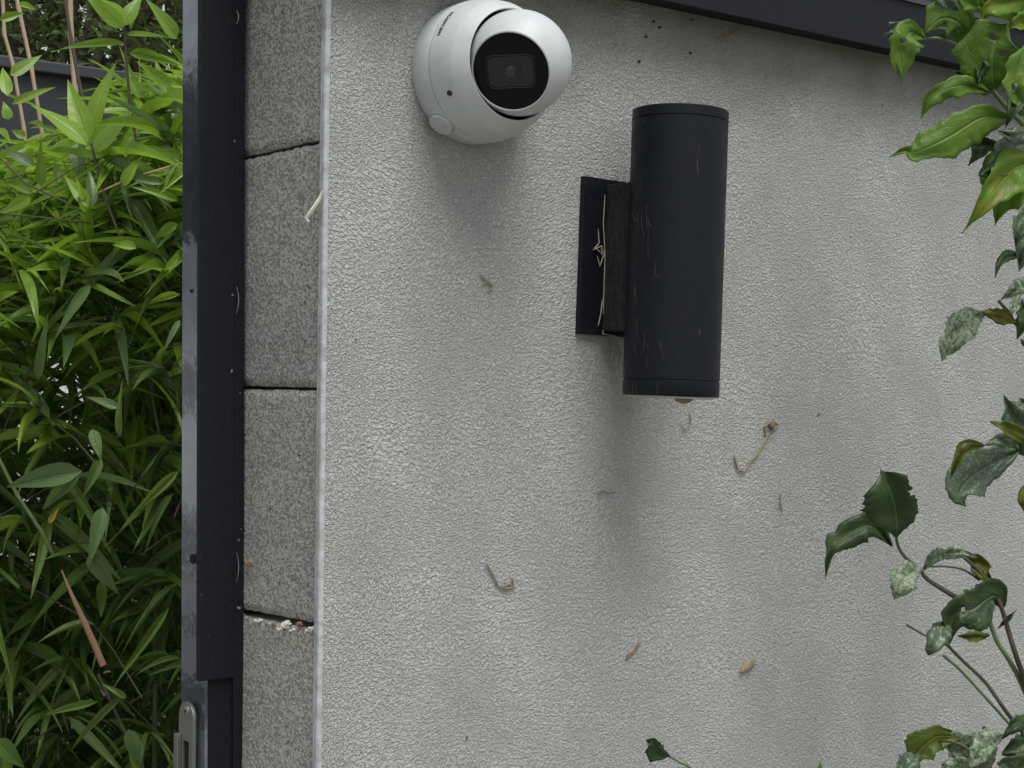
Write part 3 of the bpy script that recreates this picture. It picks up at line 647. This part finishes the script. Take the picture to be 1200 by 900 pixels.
cane([(0,250),(60,256),(110,262)], .0009, BSTEM, 1.95); cane([(0,185),(30,215),(75,236),(100,250)], .0010, BSTEM, 1.94)
cane([(115,226),(150,210),(210,192)], .0014, CANE, 1.96)
cane([(-10,520),(20,580),(50,625),(62,650)], .0022, STEM, 1.98)
cane([(115,790),(140,845),(170,905)], .0018, BSTEM, 1.93)
P_ = [PD(x, y, 1.92) for x, y in [(72,668),(84,697),(98,727),(110,754),(121,780)]]
st_ = MB().tube(P_, [.0009,.0022,.0034,.0038,.0041], 10).build('culm', BROWNC, bamb, smooth=True); st_['label'] = 'brown cut cane stub'
for x0 in (-.62, -.52, -.44, -.36, -.3):
    for k in range(2):
        v = 2.3+.3*k; b0 = loc(x0*v/2.3, v, 0); t0 = b0+V((random.uniform(-.1,.1), random.uniform(-.1,.1), 1.7))
        MB().tube([b0, b0.lerp(t0, .3)+V((.01,0,0)), b0.lerp(t0, .7)-V((.01,0,0)), t0], [.006,.0055,.004,.002], 8).build('culm', GCANE, bamb, smooth=True)

# ---------------------------------------------------------------- fence beyond the bamboo
YF = 2.3
fa = PY(0, 66, YF); zf_ = fa.z
fen = thing('boundary_fence', (0, YF, 0), 'dark metal boundary fence with capping rail behind the bamboo', 'fence')
ZB = 1.80
for k in range(6):
    x0 = -3.0+k*1.15; MB().box((x0+.03, YF, ZB+.02), (x0+1.12, YF+.02, zf_-.03)).build('panel', FENCE, fen, bevel=.002)
    MB().box((x0-.03, YF-.012, ZB), (x0+.027, YF+.045, zf_-.028)).build('post', FENCE, fen, bevel=.003)
MB().box((-3.1, YF-.02, zf_-.026), (4.0, YF+.06, zf_)).build('capping_rail', FCAP, fen, bevel=.004)
XB = PY(105, 500, YF).x
MB().box((-3.1, YF-.02, 1.36), (XB, YF+.13, ZB-.003)).build('bright_gap_panel', GAPWHITE, fen)  # added pale panel giving the bright gaps between bamboo leaves
MB().box((XB+.002, YF-.02, 1.36), (4.0, YF+.13, ZB-.003)).build('lower_panel', FENCE, fen)
MB().box((-3.1, YF-.03, 0), (4.0, YF+.14, 1.358)).build('plinth', MORTAR, fen)

# ---------------------------------------------------------------- trees behind the fence and behind the wall
TL = [leaf_unit(.6, .2, 0, nl=3) for _ in range(2)]
def crown(name, par, mat, pts, L, parent_kind=True):
    sv = []; sf = []; su = []; rn = []
    for c in pts:
        d = V((random.gauss(0,1), random.gauss(0,1), random.gauss(-.2,.7))).normalized(); n = V((random.gauss(0,1), random.gauss(0,1), random.gauss(.6,1)))
        l = L*random.uniform(.6, 1.3); mx = leaf_mx(c, d, n, l, l*random.uniform(.4, .6)); vs, fs, uv = TL[0]; b = len(sv)
        rv = random.random(); sv += [mx @ V(x) for x in vs]; sf += [tuple(j+b for j in f) for f in fs]; su += uv; rn += [rv]*len(vs)
    off = root_loc(par); me = mesh(name, [v-off for v in sv], sf, mat, True, su)
    a = me.attributes.new('rnd', 'FLOAT', 'POINT'); a.data.foreach_set('value', rn)
    o = bpy.data.objects.new(name, me); COL.objects.link(o); o.parent = par; o['kind'] = 'stuff'; return o
random.seed(21)
def tree(c, hgt, rad, nclump, label, tx=0):
    t = thing('tree', (c.x, c.y, 0), label, 'tree')
    k = MB().tube([V((c.x,c.y,0)), V((c.x+.06,c.y,hgt*.3)), V((c.x-.04,c.y+.05,hgt*.6)), V((c.x+.05,c.y,hgt*.9))], [.09,.075,.05,.02], 9); k.build('trunk', BARK, t, smooth=True)
    lb = MB(); pts = []
    for i in range(nclump):
        d = V((random.gauss(0,1), random.gauss(0,1), random.gauss(0,1))).normalized()*random.random()**.4
        cc = V((c.x+d.x*rad, c.y+d.y*rad*.7, hgt*.62+d.z*hgt*.42))
        if i % 6 == 0: lb.tube([V((c.x, c.y, cc.z*.7)), cc.lerp(V((c.x,c.y,cc.z)), .4), cc], [.022,.014,.004], 5)
        for _ in range(80): pts.append(cc+V((random.gauss(0,.13), random.gauss(0,.13), random.gauss(0,.11))))
    lb.build('limb', BARK, t, smooth=True); crown('crown', t, TREEL, pts, .042)
tree(PD(30, 60, 5.6), 3.9, 1.0, 190, 'dark leafy tree beyond the fence, far left')
tree(PD(235, 40, 6.6), 4.3, 1.0, 150, 'dark leafy tree beyond the fence, mostly behind the gate post')
tree(PD(165, 40, 6.0), 4.1, 1.0, 190, 'dark leafy tree beyond the fence, right of the bare canes')
sh = thing('hedge_shrub', (2.0, .9, 0), 'green shrub showing above the coping behind the wall', 'shrub')
pts = [V((random.uniform(1.0, 3.6), random.uniform(.45, 1.2), 2.42+random.gauss(0, .2))) for _ in range(9000)]+[V((random.uniform(1.0, 3.4), random.uniform(.5, 1.1), random.uniform(.4, 2.2))) for _ in range(1200)]
crown('foliage', sh, LBR, pts, .07)
for k in range(5):
    x = 1.3+k*.45; MB().tube([V((x,.8,0)), V((x+.05,.82,1.1)), V((x-.03,.8,2.25))], [.014,.011,.004], 7).build('stem', BSTEM, sh, smooth=True)

# ---------------------------------------------------------------- climbing shrub at the right edge
def catmull(P, n):
    out = []; k = len(P)
    for i in range(k-1):
        p0, p1, p2, p3 = P[max(i-1,0)], P[i], P[i+1], P[min(i+2,k-1)]
        for j in range(n):
            t = j/n; out.append([.5*((2*b)+(-a+c)*t+(2*a-5*b+4*c-d)*t*t+(-a+3*b-3*c+d)*t**3) for a, b, c, d in zip(p0,p1,p2,p3)])
    out.append(list(P[-1])); return out
def bleaf(par, spine, wl, wr, d, mat, dz=.02, fold=.35, wave=.35, holes=(), seed=0, label=None, jag=.2, wm=1.):
    """broad leaf from a spine: pixels give the place seen in the photo, d the distance; dz bends the tip towards the viewer"""
    S = catmull([(x, y) for x, y in spine], 11); n = len(S); NC = 9
    def iv(a, t):
        x = t*(len(a)-1); i = min(int(x), len(a)-2); f = x-i; f = f*f*(3-2*f); return a[i]*(1-f)+a[i+1]*f
    vs = []; uv = []; fs = []
    for i, (x, y) in enumerate(S):
        t = i/(n-1); a = S[max(i-1,0)]; b = S[min(i+1,n-1)]; tx, ty = b[0]-a[0], b[1]-a[1]; l = math.hypot(tx, ty) or 1; nx, ny = -ty/l, tx/l
        env = min(1, math.sin(PI*min(1, (t+.02)**.8))**.55) if 0 < t < 1 else .04
        env = max(env, .06 if t < .5 else .02)
        for j in range(NC):
            c = (j/(NC-1))*2-1; w = iv(wl, t) if c < 0 else iv(wr, t)
            w *= wm*(1+.09*noise.noise(V((t*28, seed+(7 if c > 0 else 1), 4)))*2)*(1+jag*noise.noise(V((t*7, seed+(3 if c > 0 else 0), 1)))*2)
            X, Y = x+nx*c*w*env, y+ny*c*w*env
            wpx = abs(c)*w*env; dep = d - dz*math.sin(t*PI*.62) - fold*wpx*.00075*(1.4-abs(c)*.5) + wave*.011*noise.noise(V((t*3.2, c*1.3, seed)))
            vs.append(PD(X, Y, dep)); uv.append((t, .5+c*.5))
    for i in range(n-1):
        for j in range(NC-1):
            if (i//2+1, j) in holes: continue
            fs.append((i*NC+j, (i+1)*NC+j, (i+1)*NC+j+1, i*NC+j+1))
    off = root_loc(par); me = mesh('leaf', [v-off for v in vs], fs, mat, True, uv)
    o = bpy.data.objects.new('leaf', me); COL.objects.link(o); o.parent = par
    s = o.modifiers.new('thick', 'SOLIDIFY'); s.thickness = .0004
    if label: o['label'] = label
    return o
def stem(par, pts, r0, r1, mat=STEM, name='stem'):
    S = catmull([tuple(PD(*p)) for p in pts], 5); n = len(S)
    return MB().tube([V(s) for s in S], [r0+(r1-r0)*i/(n-1) for i in range(n)], 8).build(name, mat, par, smooth=True)
up = thing('climbing_shrub', PD(1290, 300, 1.62)*1.0-V((0,0,PD(1290,300,1.62).z)), 'bright green leafy spray hanging in from the upper right over the coping', 'shrub')
D = 1.56
UL = [([(1084,46),(1066,38),(1056,62),(1057,98)],[3,20,17,2],[3,12,14,2],LBR,((9,4),)),
 ([(1066,52),(1050,36),(1036,42)],[2,8,3],[2,9,3],LGL,()),
 ([(1126,56),(1126,30),(1104,22),(1082,40)],[3,18,12,3],[3,16,24,4],LBR,()),
 ([(1124,12),(1108,0),(1096,-12)],[2,9,4],[2,9,4],LGL,()),
 ([(1166,106),(1163,80),(1166,48),(1182,26)],[5,30,34,5],[5,22,34,3],LBR,((9,5),(12,3))),
 ([(1204,50),(1192,80),(1190,105),(1204,134)],[4,14,14,4],[4,10,12,4],LBR,()),
 ([(1160,108),(1128,100),(1094,112),(1079,138)],[3,10,11,2],[3,10,9,2],LBR,()),
 ([(1166,112),(1140,96),(1120,84)],[2,9,5],[2,6,4],LGL,()),
 ([(1186,138),(1150,138),(1112,160),(1074,178),(1060,177),(1042,184)],[5,22,20,12,4,1],[5,16,18,14,6,1],LBR,()),
 ([(1178,176),(1152,168),(1148,178),(1134,194)],[3,9,8,2],[3,7,11,2],LDK,()),
 ([(1215,150),(1190,158),(1170,154)],[4,9,3],[4,7,3],LGL,()),
 ([(1222,172),(1192,172),(1168,198),(1162,206)],[4,14,12,3],[4,18,10,3],LGL,()),
 ([(1182,178),(1166,190),(1158,212),(1157,226)],[3,9,8,2],[3,10,10,2],LYG,()),
 ([(1225,190),(1190,196),(1164,224),(1127,274)],[4,24,16,1],[4,18,12,1],LYG,()),
 ([(1225,200),(1196,218),(1174,236),(1166,264)],[4,22,16,1],[4,16,12,1],LYG,()),
 ([(1215,235),(1196,258),(1190,290)],[4,12,3],[4,8,3],LGL,()),
 ([(1206,262),(1200,290),(1194,318)],[4,12,3],[4,8,3],LGL,()),
 ([(1216,20),(1196,22),(1178,34)],[3,12,3],[3,8,3],LYG,()),
 ([(1204,300),(1176,302),(1166,326)],[2,5,1],[2,5,1],LDK,()),
 ([(1216,4),(1190,-2),(1160,10),(1150,24)],[4,14,10,2],[4,12,8,2],LYG,()),
 ([(1210,90),(1196,112),(1178,150)],[4,10,2],[4,12,2],LDK,()),
 ([(1218,146),(1204,120),(1186,96)],[4,12,3],[4,10,3],LBR,()),
 ([(1222,214),(1206,206),(1186,214),(1176,232)],[4,12,8,2],[4,10,8,2],LBR,((10,5),)),
 ([(1170,210),(1158,204),(1146,206)],[2,5,1],[2,5,1],LDK,()),
 ([(1140,60),(1150,78),(1146,98)],[2,7,2],[2,6,2],LDK,()),
 ([(1150,10),(1136,2),(1122,-8)],[2,8,3],[2,8,3],LBR,())]
for k, (s, a, b, mt, h) in enumerate(UL): bleaf(up, s, a, b, D+.02*((k*7) % 5-2)/2, mt, holes=h, seed=k*1.7, wm=1.28, wave=.8)
stem(up, [(1084,46,D),(1100,45,D),(1122,54,D+.01),(1136,72,D+.01),(1156,98,D+.02),(1178,124,D+.02),(1208,158,D+.03),(1260,240,1.64),(1300,420,1.66)], .0012, .0032)
stem(up, [(1166,106,D),(1160,108,D+.01),(1158,100,D+.02)], .001, .0012)
stem(up, [(1204,134,D),(1222,172,D+.01),(1240,220,1.63)], .0012, .0018)
stem(up, [(1204,300,D),(1250,320,1.63),(1290,420,1.66)], .001, .0018)
b0 = PD(1300, 420, 1.66); MB().tube([V((b0.x+.03,b0.y,0)), V((b0.x-.01,b0.y-.02,.9)), b0], [.012,.009,.0032], 9).build('main_stem', BSTEM, up, smooth=True)

lo_ = thing('leafy_shrub', (PD(1330,900,1.68).x, PD(1330,900,1.68).y, 0), 'darker mottled leafy shrub growing at the lower right before the wall', 'shrub')
D = 1.62
LL = [([(1218,322),(1196,336),(1172,352)],[3,7,2],[3,9,3],LMO,()),
 ([(1200,330),(1188,356),(1184,372)],[2,6,2],[2,4,1],LMO,()),
 ([(1192,378),(1172,372),(1150,366)],[2,7,2],[2,10,8],LOL,()),
 ([(1153,366),(1134,378),(1116,398),(1104,424)],[6,16,15,3],[6,16,16,6],LMO,()),
 ([(1198,350),(1200,372),(1192,398)],[2,8,3],[2,8,3],LDK,()),
 ([(1215,390),(1204,402),(1196,398)],[2,6,2],[2,6,2],LDK,()),
 ([(1214,508),(1192,492),(1176,462)],[8,16,3],[8,14,2],LGL,()),
 ([(1214,524),(1190,506),(1160,494)],[4,8,3],[4,9,3],LOL,()),
 ([(1212,538),(1200,520),(1188,508)],[4,10,3],[4,10,3],LDK,()),
 ([(1196,526),(1176,516),(1154,522)],[2,8,3],[2,8,4],LMO,()),
 ([(1154,522),(1130,526),(1114,560)],[3,7,3],[3,8,3],LOL,()),
 ([(1197,526),(1168,540),(1134,562),(1124,580),(1132,594)],[3,16,22,16,3],[3,18,24,16,3],LGL,()),
 ([(1210,562),(1198,582),(1202,602)],[2,7,2],[2,5,2],LOL,()),
 ([(1212,466),(1196,476),(1186,470)],[3,6,2],[3,8,2],LGL,()),
 ([(1050,630),(1050,600),(1042,572),(1032,550)],[4,32,33,6],[4,26,26,8],LDK,((16,7),(9,7))),
 ([(1046,640),(1018,616),(984,634),(972,652),(967,678)],[3,14,12,4,2],[3,16,14,5,2],LDK,()),
 ([(1082,666),(1066,672),(1054,686),(1048,702)],[3,11,18,8],[3,12,14,6],LMO,()),
 ([(1082,668),(1098,652),(1122,648),(1146,654)],[3,8,7,4],[3,6,6,3],LMO,()),
 ([(1128,650),(1146,658),(1152,672),(1164,680)],[3,8,12,2],[3,9,10,2],LOL,()),
 ([(1176,712),(1164,698),(1140,714),(1118,722),(1112,758)],[8,12,22,20,5],[6,18,20,17,3],LDK,((14,4),)),
 ([(1112,728),(1102,742),(1088,768)],[4,13,8],[4,12,12],LGL,()),
 ([(1160,744),(1142,746),(1122,745)],[2,6,2],[2,6,2],LOL,()),
 ([(1170,736),(1180,726),(1192,714)],[1,3,1],[1,3,1],LGL,()),
 ([(1128,866),(1100,862),(1078,878),(1064,905)],[4,14,18,6],[4,10,18,10],LOL,()),
 ([(1075,880),(1064,896),(1050,915)],[4,12,8],[4,12,8],LGL,()),
 ([(1152,925),(1140,890),(1118,872),(1100,868)],[6,20,14,4],[6,26,18,6],LMO,()),
 ([(1135,935),(1120,905),(1104,895)],[6,22,10],[6,20,10],LMO,()),
 ([(1178,860),(1160,868),(1146,884),(1136,900)],[3,10,12,5],[3,12,12,5],LMO,()),
 ([(1205,842),(1192,848),(1174,866)],[3,8,3],[3,8,3],LDK,()),
 ([(1215,860),(1196,874),(1174,884)],[5,14,6],[5,12,6],LDK,()),
 ([(1200,925),(1182,900),(1168,894)],[6,14,4],[6,14,4],LGL,()),
 ([(1222,880),(1204,896),(1192,915)],[5,12,6],[5,14,6],LDK,()),
 ([(1218,836),(1204,846),(1200,866)],[3,8,3],[3,8,3],LDK,())]
for k, (s, a, b, mt, h) in enumerate(LL): bleaf(lo_, s, a, b, D+.02*((k*5) % 7-3)/3, mt, holes=h, seed=40+k*1.9, wm=1.16, wave=.7)
E = 1.66
stem(lo_, [(1170,352,D),(1182,366,D),(1196,384,D+.01),(1240,400,E),(1290,520,E)], .0015, .0022, BSTEM)
stem(lo_, [(1152,367,D),(1170,372,D),(1190,380,D)], .001, .001)
stem(lo_, [(1190,526,D),(1215,532,D),(1260,560,E),(1310,700,E)], .0015, .0022)
stem(lo_, [(1050,600,D-.01),(1051,634,D),(1060,652,D),(1078,668,D),(1086,678,D),(1104,690,D),(1124,702,D)], .0012, .0026, BSTEM)
stem(lo_, [(1128,652,D),(1146,668,D),(1158,684,D),(1172,708,D),(1182,740,D),(1192,772,D),(1210,820,E),(1260,940,E)], .0016, .003, BSTEM)
stem(lo_, [(1088,664,D),(1110,664,D),(1130,668,D),(1148,680,D)], .0009, .0012, BSTEM)
stem(lo_, [(1152,700,D),(1166,746,D),(1184,776,D),(1202,812,E),(1255,935,E)], .002, .0028)
stem(lo_, [(1108,754,D),(1130,776,D),(1155,800,D),(1180,835,D),(1214,880,E),(1265,960,E)], .0014, .0024, BSTEM)
stem(lo_, [(1105,768,D),(1125,785,D),(1150,812,D),(1186,852,D)], .0013, .0014)
stem(lo_, [(1062,732,D),(1074,739,D),(1090,748,D)], .0011, .0009, BSTEM)
stem(lo_, [(1152,852,D),(1160,860,D),(1172,868,D)], .0018, .0012, BSTEM)
stem(lo_, [(1100,868,D-.01),(1125,872,D-.03),(1145,890,D-.02),(1155,925,D)], .0012, .0012, GCANE)
b0 = PD(1262, 950, E)
for q in [(1290,520,E),(1310,700,E)]: MB().tube([PD(*q), PD(*q).lerp(b0, .5)+V((.03,0,0)), b0], [.0022,.003,.004], 8).build('stem', BSTEM, lo_, smooth=True)
MB().tube([V((b0.x+.05,b0.y,0)), V((b0.x+.02,b0.y-.02,.6)), b0], [.012,.010,.006], 9).build('main_stem', BSTEM, lo_, smooth=True)
# little sprig at the bottom
spg = thing('small_sprig', (PD(850,980,1.5).x, PD(850,980,1.5).y, 0), 'single small green leaf on thin stem poking in at the bottom centre', 'sprig')
bleaf(spg, [(785,886),(772,880),(764,870),(757,868)], [2,14,12,3], [2,8,7,3], 1.5, LDK, seed=91, holes=((12,4),))
stem(spg, [(784,886,1.5),(796,893,1.5),(812,904,1.5),(850,960,1.52)], .0010, .0016)
q = PD(850, 960, 1.52); MB().tube([V((q.x+.02, q.y, 0)), V((q.x, q.y-.01, .8)), q], [.004,.003,.0016], 7).build('main_stem', STEM, spg, smooth=True)
bud = thing('pale_shoot', (PD(965,1000,1.5).x, PD(965,1000,1.5).y, 0), 'pale green shoot tip just showing at the bottom edge', 'shoot')
bleaf(bud, [(966,935),(962,915),(961,893)], [5,8,2], [5,8,2], 1.5, LYG, seed=95)
q = PD(966, 935, 1.5); MB().tube([V((q.x, q.y, 0)), q], [.003,.0015], 7).build('stem', STEM, bud, smooth=True)
